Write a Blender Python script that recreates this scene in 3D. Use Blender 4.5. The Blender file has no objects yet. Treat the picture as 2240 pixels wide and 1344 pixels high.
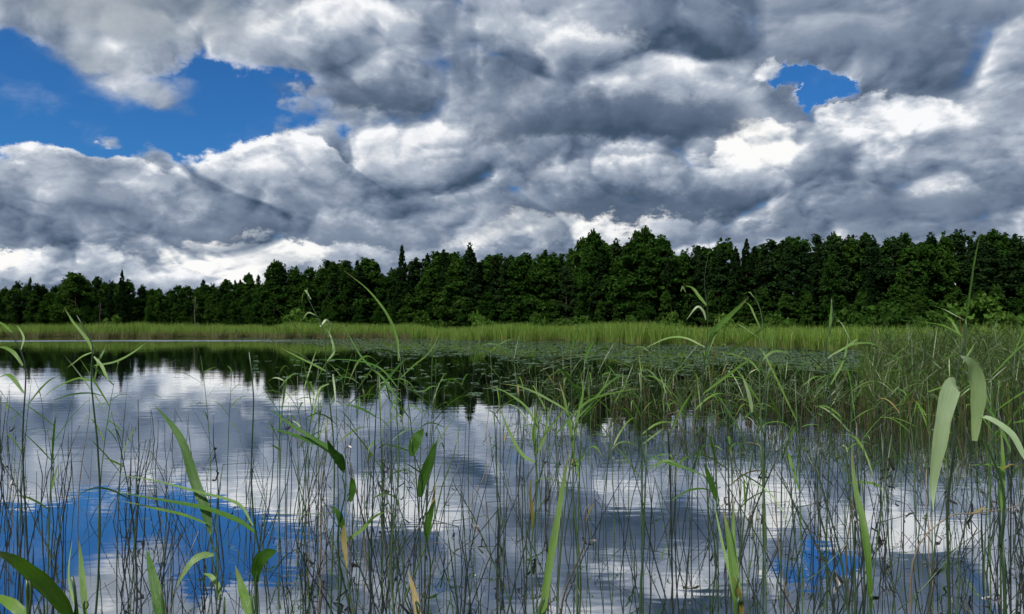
import bpy, math, random
import numpy as np
from mathutils import Vector

rng = np.random.default_rng(11)
random.seed(11)
SC = bpy.context.scene
COL = SC.collection
R = math.radians

# ------------------------------------------------------------------ camera
F = 1650.0                      # focal length in photo pixels (photo 2240 x 1344)
CAMZ = 1.7
HOR = 708.0                     # horizon row in the photo
PITCH = math.atan((HOR - 672) / F)
cam_d = bpy.data.cameras.new('camera')
cam_d.sensor_width = 36
cam_d.lens = F / 2240 * 36
cam_d.clip_start = 0.05
cam_d.clip_end = 8000
cam = bpy.data.objects.new('camera', cam_d)
COL.objects.link(cam)
cam.location = (0, 0, CAMZ)
cam.rotation_euler = (math.pi / 2 + PITCH, 0, 0)
SC.camera = cam

SC.view_settings.view_transform = 'Standard'
SC.view_settings.look = 'None'
SC.view_settings.gamma = 1
SC.view_settings.exposure = 0
SC.render.engine = 'CYCLES'
SC.cycles.use_denoising = True
SC.cycles.use_adaptive_sampling = True
SC.cycles.adaptive_threshold = 0.03
SC.cycles.adaptive_min_samples = 8
SC.cycles.max_bounces = 6
SC.cycles.diffuse_bounces = 1
SC.cycles.glossy_bounces = 3
SC.cycles.transmission_bounces = 3
SC.cycles.transparent_max_bounces = 6
SC.cycles.caustics_reflective = False
SC.cycles.caustics_refractive = False

SUN_EL, SUN_AZ = 50, -138        # degrees; azimuth from +Y towards +X


def P(x, y, d):
    """photo pixel at forward distance d -> world point"""
    cp, sp = math.cos(PITCH), math.sin(PITCH)
    a, b = (x - 1120) / F, (672 - y) / F
    return Vector((d * a, d * (cp - b * sp), CAMZ + d * (sp + b * cp)))


def azel(x, y):
    v = P(x, y, 1) - Vector((0, 0, CAMZ))
    return math.atan2(v.x, v.y), math.atan2(v.z, math.hypot(v.x, v.y))


# ------------------------------------------------------------------ world: sky with clouds
world = bpy.data.worlds.new('World')
SC.world = world
world.use_nodes = True
WT = world.node_tree
WT.nodes.clear()


class S:
    """scalar socket with arithmetic"""
    tree = None

    def __init__(self, sock):
        self.s = sock

    @staticmethod
    def op(kind, *args, clamp=False):
        n = S.tree.nodes.new('ShaderNodeMath')
        n.operation = kind
        n.use_clamp = clamp
        for i, a in enumerate(args):
            if isinstance(a, S):
                S.tree.links.new(a.s, n.inputs[i])
            else:
                n.inputs[i].default_value = a
        return S(n.outputs[0])

    def __add__(s, o): return S.op('ADD', s, o)
    def __radd__(s, o): return S.op('ADD', o, s)
    def __sub__(s, o): return S.op('SUBTRACT', s, o)
    def __rsub__(s, o): return S.op('SUBTRACT', o, s)
    def __mul__(s, o): return S.op('MULTIPLY', s, o)
    def __rmul__(s, o): return S.op('MULTIPLY', o, s)
    def __truediv__(s, o): return S.op('DIVIDE', s, o)


def smooth(x, a, b):
    n = S.tree.nodes.new('ShaderNodeMapRange')
    n.interpolation_type = 'SMOOTHSTEP'
    S.tree.links.new(x.s, n.inputs[0])
    n.inputs[1].default_value = a
    n.inputs[2].default_value = b
    return S(n.outputs[0])


def vmath(kind, a, b=None, scale=None):
    n = S.tree.nodes.new('ShaderNodeVectorMath')
    n.operation = kind
    for i, v in enumerate((a, b)):
        if v is None:
            continue
        if hasattr(v, 'is_linked') or isinstance(v, bpy.types.NodeSocket):
            S.tree.links.new(v, n.inputs[i])
        else:
            n.inputs[i].default_value = v
    if scale is not None:
        if isinstance(scale, S):
            S.tree.links.new(scale.s, n.inputs['Scale'])
        else:
            n.inputs['Scale'].default_value = scale
    return n.outputs[0]


def noise(vec, scale, detail, rough=0.55, lac=2.0, dist=0.0):
    n = S.tree.nodes.new('ShaderNodeTexNoise')
    S.tree.links.new(vec, n.inputs['Vector'])
    n.inputs['Scale'].default_value = scale
    n.inputs['Detail'].default_value = detail
    n.inputs['Roughness'].default_value = rough
    n.inputs['Lacunarity'].default_value = lac
    n.inputs['Distortion'].default_value = dist
    return S(n.outputs[0]), n.outputs[1]


def billow(vec, scale, detail, rough=0.5):
    """inverted ridged noise: rounded puffs with sharp creases between them"""
    n = S.tree.nodes.new('ShaderNodeTexNoise')
    n.noise_type = 'RIDGED_MULTIFRACTAL'
    n.normalize = True
    S.tree.links.new(vec, n.inputs['Vector'])
    n.inputs['Scale'].default_value = scale
    n.inputs['Detail'].default_value = detail
    n.inputs['Roughness'].default_value = rough
    n.inputs['Offset'].default_value = 1.0
    n.inputs['Gain'].default_value = 1.0
    return 1.0 - S(n.outputs[0])


def sep(vec):
    n = S.tree.nodes.new('ShaderNodeSeparateXYZ')
    S.tree.links.new(vec, n.inputs[0])
    return S(n.outputs[0]), S(n.outputs[1]), S(n.outputs[2])


def mixc(fac, a, b):
    n = S.tree.nodes.new('ShaderNodeMix')
    n.data_type = 'RGBA'
    for sock, v in ((n.inputs['Factor'], fac), (n.inputs[6], a), (n.inputs[7], b)):
        if isinstance(v, S):
            S.tree.links.new(v.s, sock)
        elif isinstance(v, bpy.types.NodeSocket):
            S.tree.links.new(v, sock)
        elif isinstance(v, (int, float)):
            sock.default_value = v
        else:
            sock.default_value = (*v, 1)
    return n.outputs[2]


def ramp(fac, stops):
    n = S.tree.nodes.new('ShaderNodeValToRGB')
    S.tree.links.new(fac.s, n.inputs[0])
    e = n.color_ramp.elements
    while len(e) < len(stops):
        e.new(0.5)
    for el, (p, c) in zip(e, stops):
        el.position = p
        el.color = (*c, 1)
    return n.outputs[0]


S.tree = WT
tc = WT.nodes.new('ShaderNodeTexCoord')
D0 = tc.outputs['Generated']
dx, dy, dz = sep(D0)
dz = S.op('MAXIMUM', dz, 0.0)
AZ = S.op('ARCTAN2', dx, dy)
EL = S.op('ARCSINE', dz)
inv = S.op('DIVIDE', 1.0, dz + 0.70)
Q = vmath('SCALE', D0, scale=inv)                   # flattens the cloud deck towards the horizon
_, w1 = noise(Q, 3.2, 2, 0.5)
Q2 = vmath('ADD', Q, vmath('SCALE', vmath('SUBTRACT', w1, (0.5, 0.5, 0.5)), scale=0.10))


def height(q, det):
    b, _ = noise(q, 3.4, det, 0.61)
    v = billow(q, 5.4, det - 1, 0.56)
    return (b * 0.72 + v * 0.28 - 0.40) * 0.98 + 0.52


H = height(Q2, 7)
HL = height(vmath('ADD', Q2, (-0.008, 0.0, 0.018)), 7)
HL2, _ = noise(vmath('ADD', Q2, (-0.03, 0.0, 0.12)), 3.4, 1, 0.5)
HB, _ = noise(Q2, 3.4, 1, 0.5)
FD = billow(Q2, 11.0, 4, 0.6)
FL = billow(vmath('ADD', Q2, (-0.005, 0.0, 0.012)), 11.0, 4, 0.6)
REL = (H - HL) * 0.92 + (FD - FL) * 0.095 + (HB - HL2) * 0.13           # light from above: upper faces bright, lower dark
_, w3 = noise(Q, 10.0, 6, 0.64)
a1, a2, _a = sep(w1)
b1, b2, _b = sep(w3)
WA = AZ + (a1 - 0.5) * 0.09 + (b1 - 0.5) * 0.105
WE = EL + (a2 - 0.5) * 0.060 + (b2 - 0.5) * 0.095

sky = WT.nodes.new('ShaderNodeTexSky')
sky.sky_type = 'NISHITA'
sky.sun_disc = False
sky.sun_elevation = R(SUN_EL)
sky.sun_rotation = R(SUN_AZ)
sky.air_density = 1.0
sky.dust_density = 0.3
sky.ozone_density = 3.0
BLUE = vmath('MULTIPLY', sky.outputs[0], (0.20, 0.58, 0.98))
K = 10.0                                             # clouds are given in picture units, background strength is 1/K

PAL = [(0.0, (0.050, 0.085, 0.135)), (0.25, (0.115, 0.158, 0.235)), (0.5, (0.225, 0.280, 0.375)),
       (0.75, (0.46, 0.515, 0.60)), (1.0, (0.95, 0.96, 0.98))]


def comb(x, y, z=0.0):
    n = S.tree.nodes.new('ShaderNodeCombineXYZ')
    for i, v in enumerate((x, y, z)):
        if isinstance(v, S):
            S.tree.links.new(v.s, n.inputs[i])
        else:
            n.inputs[i].default_value = v
    return n.outputs[0]


def cloud_group():
    """one cloud: an uneven ellipse with flattened base, lit from above, bright thin rim"""
    g = bpy.data.node_groups.new('cloud', 'ShaderNodeTree')
    I = g.interface
    I.new_socket('Under', in_out='INPUT', socket_type='NodeSocketColor')
    for nm in ('W', 'Centre', 'InvR', 'Tint'):
        I.new_socket(nm, in_out='INPUT', socket_type='NodeSocketVector')
    for nm in ('H', 'REL', 'Gap', 'invflat', 'soft', 'amp', 'base', 'grad', 'rel', 'rim', 'tex', 'cut'):
        I.new_socket(nm, in_out='INPUT', socket_type='NodeSocketFloat')
    I.new_socket('Color', in_out='OUTPUT', socket_type='NodeSocketColor')
    old, S.tree = S.tree, g
    gi = g.nodes.new('NodeGroupInput')
    go = g.nodes.new('NodeGroupOutput')
    o = gi.outputs
    v = {k: S(o[k]) for k in ('H', 'REL', 'Gap', 'invflat', 'soft', 'amp', 'base', 'grad', 'rel', 'rim', 'tex', 'cut')}
    lx, ly, _ = sep(vmath('MULTIPLY', vmath('SUBTRACT', o['W'], o['Centre']), o['InvR']))
    ly2 = S.op('MAXIMUM', ly, ly * -1.0 * v['invflat'])
    d = S.op('SQRT', lx * lx + ly2 * ly2)
    hh = v['H'] - 0.52
    f = 1.0 - d + hh * v['amp'] - v['Gap'] * v['cut']
    al = S.op('DIVIDE', f, v['soft'], clamp=True)
    al = al * al * (3.0 - al * 2.0)
    edge = S.op('SUBTRACT', 1.0, f * 3.0, clamp=True)
    top = S.op('MULTIPLY_ADD', ly, 1.2, 0.42, clamp=True)
    s_ = v['REL'] * v['rel'] + ly * v['grad'] + edge * top * v['rim'] + hh * v['tex'] + v['base'] + 0.05
    c = vmath('MULTIPLY', ramp(s_, PAL), o['Tint'])
    c = mixc(al, o['Under'], c)
    g.links.new(c, go.inputs[0])
    S.tree = old
    return g


def layer(under, cx, cy, rx, ry, flat=0.7, soft=0.25, amp=0.9, base=0.45, grad=0.2, rel=2.0, rim=0.3, warm=0.0, tex=0.7, cut=0.0):
    n = WT.nodes.new('ShaderNodeGroup')
    n.node_tree = CLOUD
    a0, e0 = azel(cx, cy)
    ra = (azel(cx + rx, cy)[0] - azel(cx - rx, cy)[0]) / 2
    re = (azel(cx, cy - ry)[1] - azel(cx, cy + ry)[1]) / 2
    i = n.inputs
    WT.links.new(under, i['Under'])
    WT.links.new(WV, i['W'])
    WT.links.new(H.s, i['H'])
    WT.links.new(REL.s, i['REL'])
    WT.links.new(gap.s, i['Gap'])
    i['Centre'].default_value = (a0, e0, 0)
    i['InvR'].default_value = (1 / ra, 1 / re, 0)
    i['Tint'].default_value = (K * (1 + warm), K * (1 + warm * 0.55), K * (1 - warm * 0.6))
    for k, val in dict(invflat=1 / flat, soft=soft, amp=amp, base=base, grad=grad, rel=rel, rim=rim, tex=tex, cut=cut).items():
        i[k].default_value = val
    return n.outputs[0]


def hole(cx, cy, rx, ry):
    a0, e0 = azel(cx, cy)
    ra = (azel(cx + rx, cy)[0] - azel(cx - rx, cy)[0]) / 2
    re = (azel(cx, cy - ry)[1] - azel(cx, cy + ry)[1]) / 2
    lx = (WA - a0) * (1 / ra)
    ly = (WE - e0) * (1 / re)
    return 1.0 - S.op('SQRT', lx * lx + ly * ly)


CLOUD = cloud_group()
WV = comb(WA, WE)

# general broken deck, goes on all round the sky; its gaps show blue
gap = hole(110, 225, 260, 115)
for hl in ((450, 235, 205, 92), (300, 262, 150, 50), (1828, 190, 44, 40), (1765, 166, 62, 24), (420, 478, 18, 16)):
    gap = S.op('MAXIMUM', gap, hole(*hl))
gap = smooth(gap - (H - 0.52) * 1.2, -0.40, 0.55)
lowb = smooth(EL, 0.17, 0.02)
deck = (H - 0.52) * 1.9 + 0.80 + lowb * 0.35 - gap * 1.6
veil = smooth(b1 * 0.5 + H * 0.5, 0.47, 0.75) * 0.35
alpha = S.op('MAXIMUM', smooth(deck, -0.22, 0.50), veil)
thin = 1.0 - smooth(deck, 0.0, 0.6)
sdeck = REL * 2.4 + (H - 0.52) * 0.2 + 0.52 + thin * 0.25 + lowb * 0.08
col = mixc(alpha, BLUE, vmath('SCALE', ramp(sdeck, PAL), scale=K))

# named clouds, far ones first (photo position, size)
L = [
    # low streaks and bright puffs above the forest
    dict(cx=120, cy=590, rx=420, ry=46, flat=.6, base=.62, grad=.14, rel=2.4, rim=.2, soft=.5),
    dict(cx=550, cy=562, rx=190, ry=62, flat=.7, base=.78, grad=.12, rel=2.6, rim=.2, warm=.03),
    dict(cx=10, cy=572, rx=50, ry=34, base=.80, grad=.1, rel=2, rim=.2, warm=.04),
    dict(cx=1230, cy=525, rx=250, ry=66, flat=.6, base=.76, grad=.12, rel=2.4, rim=.2, warm=.03),
    dict(cx=1000, cy=552, rx=260, ry=26, flat=.6, base=.55, grad=.1, rel=2, rim=.2, soft=.5),
    dict(cx=1560, cy=520, rx=330, ry=40, flat=.6, base=.54, grad=.10, rel=1.4, rim=.2, soft=.6),
    dict(cx=2050, cy=470, rx=400, ry=85, flat=.8, base=.38, grad=-.06, rel=.9, rim=.05, soft=.7, tex=.2),
    # bank of cumulus on the left
    dict(cx=900, cy=430, rx=300, ry=150, flat=.7, base=.46, grad=.10, rel=2.2, rim=.2, soft=.4),
    dict(cx=150, cy=450, rx=330, ry=138, flat=.8, base=.51, grad=.26, rel=2.2, rim=.38, soft=.12),
    dict(cx=290, cy=488, rx=200, ry=90, flat=.9, base=.38, grad=.16, rel=1.5, rim=.2, soft=.5, tex=.4),
    dict(cx=620, cy=425, rx=260, ry=140, flat=.75, base=.48, grad=.26, rel=2.2, rim=.38, soft=.12),
    dict(cx=640, cy=505, rx=310, ry=50, flat=.6, base=.28, grad=.12, rel=1.2, rim=.05, soft=.6, tex=.3),
    dict(cx=840, cy=395, rx=150, ry=80, flat=.8, base=.66, grad=.14, rel=2.2, rim=.2, soft=.6),
    # right half
    dict(cx=1480, cy=170, rx=720, ry=210, flat=.9, base=.43, grad=.06, rel=1.8, rim=.1, soft=.5, cut=1.6),
    dict(cx=2120, cy=320, rx=300, ry=120, flat=.8, base=.54, grad=.14, rel=2.4, rim=.2, soft=.4),
    dict(cx=1930, cy=305, rx=220, ry=100, flat=.8, base=.58, grad=.20, rel=2.2, rim=.3, soft=.15, cut=.8),
    dict(cx=1670, cy=345, rx=110, ry=85, flat=.8, base=.76, grad=.14, rel=2.4, rim=.25, soft=.2, warm=.03),
    dict(cx=1440, cy=425, rx=340, ry=85, flat=.75, base=.50, grad=.30, rel=1.8, rim=.2, soft=.3, tex=.5),
    dict(cx=1400, cy=468, rx=390, ry=52, flat=.6, base=.14, grad=.12, rel=.8, rim=.0, soft=.6, tex=.2),
    dict(cx=1190, cy=180, rx=230, ry=180, flat=.9, base=.42, grad=.06, rel=1.8, rim=.1, soft=.6),
    dict(cx=1385, cy=225, rx=330, ry=140, flat=.75, base=.44, grad=.32, rel=1.6, rim=.25, soft=.25, tex=.5),
    dict(cx=1360, cy=280, rx=360, ry=88, flat=.55, base=.08, grad=.20, rel=.8, rim=.0, soft=.6, tex=.2),
    dict(cx=1682, cy=170, rx=44, ry=44, flat=.9, base=.82, grad=.12, rel=2.4, rim=.2, soft=.5),
    dict(cx=1740, cy=212, rx=48, ry=36, flat=.9, base=.38, grad=.1, rel=1.0, rim=.1, soft=.6),
    # top
    dict(cx=2000, cy=30, rx=560, ry=120, flat=.8, base=.42, grad=.05, rel=1.3, rim=.1, soft=.5, tex=.4, cut=.8),
    dict(cx=225, cy=150, rx=120, ry=66, flat=.9, base=.50, grad=.08, rel=1.2, rim=.1, soft=.9, warm=.03),
    dict(cx=345, cy=215, rx=115, ry=56, flat=.9, base=.54, grad=.12, rel=1.6, rim=.1, soft=.9),
    dict(cx=290, cy=0, rx=560, ry=145, flat=.8, base=.55, grad=.06, rel=1.0, rim=.1, soft=.7, warm=.07, tex=.4),
    dict(cx=760, cy=120, rx=230, ry=130, flat=.85, base=.58, grad=.26, rel=1.8, rim=.2, soft=.3),
    dict(cx=790, cy=212, rx=250, ry=66, flat=.55, base=.16, grad=.20, rel=.8, rim=.0, soft=.7, tex=.2),
]
for k in L:
    col = layer(col, **k)
bg = WT.nodes.new('ShaderNodeBackground')
bg.inputs['Strength'].default_value = 1 / K
WT.links.new(col, bg.inputs['Color'])
wo = WT.nodes.new('ShaderNodeOutputWorld')
WT.links.new(bg.outputs[0], wo.inputs['Surface'])
world.cycles.sampling_method = 'MANUAL'
world.cycles.sample_map_resolution = 512

# ------------------------------------------------------------------ sun
sd = bpy.data.lights.new('sun', 'SUN')
sd.energy = 3.4
sd.angle = R(3)
sd.color = (1.0, 0.96, 0.88)
sun = bpy.data.objects.new('sun', sd)
COL.objects.link(sun)
sv = Vector((math.sin(R(SUN_AZ)) * math.cos(R(SUN_EL)), math.cos(R(SUN_AZ)) * math.cos(R(SUN_EL)), math.sin(R(SUN_EL))))
sun.rotation_euler = sv.to_track_quat('Z', 'Y').to_euler()
sun.location = (0, 0, 60)
if globals().get('SKY_ONLY'):
    raise SystemExit(0)

# ------------------------------------------------------------------ materials
def material(name):
    m = bpy.data.materials.new(name)
    m.use_nodes = True
    m.node_tree.nodes.clear()
    S.tree = m.node_tree
    return m, m.node_tree


def out(t, shader):
    o = t.nodes.new('ShaderNodeOutputMaterial')
    t.links.new(shader, o.inputs['Surface'])


def shader(t, kind, **kw):
    n = t.nodes.new(kind)
    for k, v in kw.items():
        k = k.replace('_', ' ')
        if isinstance(v, S):
            t.links.new(v.s, n.inputs[k])
        elif isinstance(v, bpy.types.NodeSocket):
            t.links.new(v, n.inputs[k])
        else:
            n.inputs[k].default_value = (*v, 1) if isinstance(v, tuple) and len(v) == 3 else v
    return n.outputs[0]


def mixs(t, fac, a, b):
    n = t.nodes.new('ShaderNodeMixShader')
    if isinstance(fac, S):
        t.links.new(fac.s, n.inputs[0])
    else:
        n.inputs[0].default_value = fac
    t.links.new(a, n.inputs[1])
    t.links.new(b, n.inputs[2])
    return n.outputs[0]


def island(t):
    n = t.nodes.new('ShaderNodeNewGeometry')
    return S(n.outputs['Random Per Island'])


def objrand(t):
    n = t.nodes.new('ShaderNodeObjectInfo')
    return S(n.outputs['Random'])


def uvvec(t):
    n = t.nodes.new('ShaderNodeTexCoord')
    return n.outputs['UV']


def foliage(name, cols, obj=0.5, transl=0.3, gloss=0.06, rough=0.45):
    """leaf material: colour differs from leaf to leaf and plant to plant"""
    m, t = material(name)
    r = island(t) * (1 - obj) + objrand(t) * obj
    n = len(cols)
    c = ramp(r, [(0.12 + 0.76 * i / max(1, n - 1), k) for i, k in enumerate(cols)])
    d = shader(t, 'ShaderNodeBsdfDiffuse', Color=c)
    tr = shader(t, 'ShaderNodeBsdfTranslucent', Color=vmath('MULTIPLY', c, (1.2, 1.25, 0.6)))
    s = mixs(t, transl, d, tr)
    if gloss:
        s = mixs(t, gloss, s, shader(t, 'ShaderNodeBsdfGlossy', Color=(1, 1, 1), Roughness=rough))
    out(t, s)
    return m


def mid0(u):
    return S.op('ABSOLUTE', u - 0.5)


def blade_mat(name, c0, c1, vein, transl=0.36, gloss=0.045, tip=None):
    """broad reed leaf: lengthwise veins, paler midrib, slightly mottled, drier tip (UV: u across, v along)"""
    m, t = material(name)
    uv = uvvec(t)
    u, v, _ = sep(uv)
    rnd = objrand(t)
    st, _ = noise(comb(u * 26.0, v * 1.3, rnd * 20.0), 1.0, 3, 0.6)
    mo, _ = noise(comb(u * 2.0, v * 7.0, rnd * 9.0), 1.0, 4, 0.6)
    c = mixc(smooth(mo * 0.75 + rnd * 0.25, 0.3, 0.7), c0, c1)
    c = mixc(smooth(st, 0.45, 0.65) * 0.6, c, vein)
    ed, _ = noise(comb(u * 3.0, v * 12.0, rnd * 51.0), 1.0, 4, 0.65)
    c = mixc(smooth(mid0(u) + (ed - 0.5) * 0.5, 0.44, 0.56) * 0.55, c, (0.16, 0.13, 0.05))
    mid = S.op('ABSOLUTE', u - 0.5)
    c = mixc(smooth(mid, 0.055, 0.0) * 0.55, c, vein)
    if tip:
        c = mixc(smooth(v + (mo - 0.5) * 0.5, 0.72, 1.0) * 0.85, c, tip)
    spots, _ = noise(comb(u * 6.0, v * 40.0, rnd * 33.0), 1.0, 2, 0.5)
    c = mixc(smooth(spots, 0.70, 0.78) * 0.6, c, (0.10, 0.075, 0.03))
    d = shader(t, 'ShaderNodeBsdfDiffuse', Color=c)
    tr = shader(t, 'ShaderNodeBsdfTranslucent', Color=vmath('MULTIPLY', c, (1.2, 1.3, 0.5)))
    s = mixs(t, transl, d, tr)
    bump = t.nodes.new('ShaderNodeBump')
    bump.inputs['Strength'].default_value = 0.6
    bump.inputs['Distance'].default_value = 0.002
    t.links.new(st.s, bump.inputs['Height'])
    gl = shader(t, 'ShaderNodeBsdfGlossy', Color=(1, 1, 1), Roughness=0.42, Normal=bump.outputs[0])
    out(t, mixs(t, gloss, s, gl))
    return m


def stem_mat(name, c0, c1, gloss=0.08):
    m, t = material(name)
    tcn = t.nodes.new('ShaderNodeTexCoord')
    r = objrand(t)
    x, y, z = sep(tcn.outputs['Object'])
    n1, _ = noise(comb(x * 40.0, y * 40.0, z * 6.0 + r * 30.0), 1.0, 3, 0.6)
    f = smooth(n1 * 0.6 + (r - 0.5) * 0.9 + (island(t) - 0.5) * 0.5 + 0.2, 0.2, 0.8)
    c = mixc(f, c0, c1)
    out(t, mixs(t, gloss, shader(t, 'ShaderNodeBsdfDiffuse', Color=c),
                shader(t, 'ShaderNodeBsdfGlossy', Color=(1, 1, 1), Roughness=0.4)))
    return m


def water_mat():
    m, t = material('lake_water')
    tcn = t.nodes.new('ShaderNodeTexCoord')
    p = tcn.outputs['Object']
    x, y, z = sep(p)
    # ripples: long crests across the view, finer near, with calm and ruffled patches
    n1, _ = noise(comb(x * 0.9, y * 2.2), 1.0, 3, 0.55)
    n2, _ = noise(comb(x * 3.2, y * 9.0), 1.0, 2, 0.5)
    n3, _ = noise(comb(x * 0.14, y * 0.3), 1.0, 2, 0.5)
    patch, _ = noise(comb(x * 0.05, y * 0.16, 3.0), 1.0, 2, 0.5)
    pf = smooth(patch, 0.42, 0.66)
    h = n1 * 0.016 + n2 * 0.0030 * (0.35 + pf) + n3 * 0.03
    bump = t.nodes.new('ShaderNodeBump')
    bump.inputs['Strength'].default_value = 0.13
    bump.inputs['Distance'].default_value = 1.0
    t.links.new(h.s, bump.inputs['Height'])
    # wind-ruffled streak far out on the left
    sx = smooth(x, -8.0, -26.0)
    wob, _ = noise(comb(x * 0.05, 0.0, 7.0), 1.0, 2, 0.5)
    yy = y + (wob - 0.5) * 14.0 - 74.0
    streak = S.op('SUBTRACT', 1.0, S.op('ABSOLUTE', yy) * 0.22, clamp=True) * sx
    rough = 0.012 + pf * 0.02 + streak * 0.25
    lw = t.nodes.new('ShaderNodeFresnel')
    lw.inputs['IOR'].default_value = 1.33
    t.links.new(bump.outputs[0], lw.inputs['Normal'])
    fac = S.op('POWER', S(lw.outputs[0]), 0.24, clamp=True)
    gl = shader(t, 'ShaderNodeBsdfGlossy', Color=(0.96, 0.98, 1.0), Roughness=rough, Normal=bump.outputs[0])
    deep = shader(t, 'ShaderNodeBsdfDiffuse', Color=(0.010, 0.014, 0.010))
    out(t, mixs(t, fac, deep, gl))
    return m


def ground_mat():
    m, t = material('peaty_ground')
    tcn = t.nodes.new('ShaderNodeTexCoord')
    n1, _ = noise(tcn.outputs['Object'], 0.6, 6, 0.65)
    n2, _ = noise(tcn.outputs['Object'], 14.0, 4, 0.6)
    c = ramp(n1 * 0.6 + n2 * 0.4, [(0.3, (0.022, 0.018, 0.011)), (0.5, (0.035, 0.045, 0.016)), (0.7, (0.06, 0.075, 0.024))])
    out(t, shader(t, 'ShaderNodeBsdfDiffuse', Color=c, Roughness=0.8))
    return m


M = {}
M['water'] = water_mat()
M['ground'] = ground_mat()
M['spruce'] = foliage('spruce_needles', [(0.0104, 0.0252, 0.0074), (0.0163, 0.0385, 0.0104), (0.0237, 0.0488, 0.0133)], 0.5, 0.1, 0.0)
M['pine'] = foliage('pine_needles', [(0.0146, 0.0342, 0.0114), (0.0228, 0.0505, 0.0155), (0.0326, 0.0651, 0.0196)], 0.5, 0.1, 0.0)
M['birch'] = foliage('birch_leaves', [(0.0225, 0.0613, 0.0112), (0.0367, 0.0898, 0.0153), (0.0592, 0.1226, 0.0225)], 0.55, 0.22, 0.0)
M['bush'] = foliage('bush_leaves', [(0.0345, 0.0805, 0.0161), (0.0575, 0.1265, 0.0230), (0.0920, 0.1725, 0.0345)], 0.45, 0.35, 0.0)
M['willow'] = foliage('willow_leaves', [(0.0688, 0.1438, 0.0275), (0.1063, 0.2063, 0.0375), (0.1500, 0.2500, 0.0562)], 0.4, 0.35, 0.0)
M['bark'] = stem_mat('dark_bark', (0.028, 0.021, 0.016), (0.07, 0.052, 0.04), 0.02)
M['palebark'] = stem_mat('pale_birch_bark', (0.10, 0.085, 0.07), (0.25, 0.22, 0.19), 0.02)
M['marsh'] = foliage('marsh_sedge', [(0.0947, 0.1892, 0.0245), (0.1448, 0.2672, 0.0334), (0.2115, 0.3451, 0.0501), (0.2783, 0.3451, 0.0891)], 0.0, 0.35, 0.02)
M['marshdry'] = foliage('dry_sedge', [(0.12, 0.14, 0.045), (0.17, 0.17, 0.07), (0.25, 0.21, 0.11)], 0.0, 0.3, 0.02)
M['reedmass'] = foliage('reed_mass', [(0.03, 0.085, 0.012), (0.05, 0.13, 0.016), (0.085, 0.17, 0.024), (0.12, 0.15, 0.045)], 0.0, 0.35, 0.05)
M['reeddry'] = foliage('dry_reed_stems', [(0.0154, 0.0315, 0.0084), (0.0280, 0.0525, 0.0126), (0.0630, 0.0560, 0.0245), (0.1400, 0.1155, 0.0630)], 0.0, 0.1, 0.02)
M['rightblades'] = foliage('fine_reed_blades', [(0.05, 0.125, 0.016), (0.08, 0.18, 0.022), (0.12, 0.22, 0.032), (0.17, 0.20, 0.055)], 0.0, 0.35, 0.02)
M['lily'] = foliage('lily_leaf', [(0.03, 0.075, 0.02), (0.05, 0.11, 0.028), (0.08, 0.14, 0.045)], 0.3, 0.1, 0.17, 0.35)
M['stalk'] = stem_mat('dark_wet_stem', (0.006, 0.013, 0.010), (0.036, 0.062, 0.026))
M['stalkgreen'] = stem_mat('green_stem', (0.028, 0.07, 0.022), (0.08, 0.15, 0.045))
M['stalkdry'] = stem_mat('straw_stem', (0.10, 0.075, 0.05), (0.26, 0.20, 0.14))
M['withered'] = stem_mat('withered_leaf', (0.006, 0.005, 0.004), (0.03, 0.02, 0.012))
M['leaf'] = blade_mat('reed_leaf', (0.080, 0.20, 0.013), (0.135, 0.285, 0.021), (0.19, 0.33, 0.042), tip=(0.20, 0.17, 0.06))
M['leafdark'] = blade_mat('dark_reed_leaf', (0.032, 0.115, 0.011), (0.06, 0.17, 0.018), (0.10, 0.22, 0.025), 0.25, 0.03)
M['leafpale'] = blade_mat('pale_sheen_reed_leaf', (0.34, 0.50, 0.20), (0.43, 0.58, 0.27), (0.50, 0.64, 0.35), 0.33, 0.14)  # sky sheen on the leaf put into its pale base colour
M['leaflight'] = blade_mat('light_reed_leaf', (0.15, 0.30, 0.05), (0.22, 0.38, 0.08), (0.28, 0.43, 0.12), 0.33, 0.06)
M['leafyellow'] = blade_mat('yellowed_reed_leaf', (0.22, 0.19, 0.03), (0.36, 0.25, 0.06), (0.40, 0.32, 0.12), 0.3, 0.06)


# ------------------------------------------------------------------ object helpers
def add(name, mesh, parent=None, mat=None):
    o = bpy.data.objects.new(name, mesh)
    COL.objects.link(o)
    if parent is not None:
        o.parent = parent
    if mat is not None and len(mesh.materials) == 0:
        mesh.materials.append(mat)
    return o


def tag(o, label, cat, group=None, kind=None):
    o['label'] = label
    o['category'] = cat
    if group:
        o['group'] = group
    if kind:
        o['kind'] = kind
    return o


def thing(name, label, cat, loc=(0, 0, 0), rz=0.0, group=None):
    o = bpy.data.objects.new(name, None)
    o.empty_display_size = 0.1
    COL.objects.link(o)
    o.location = loc
    o.rotation_euler = (0, 0, rz)
    return tag(o, label, cat, group)


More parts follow.
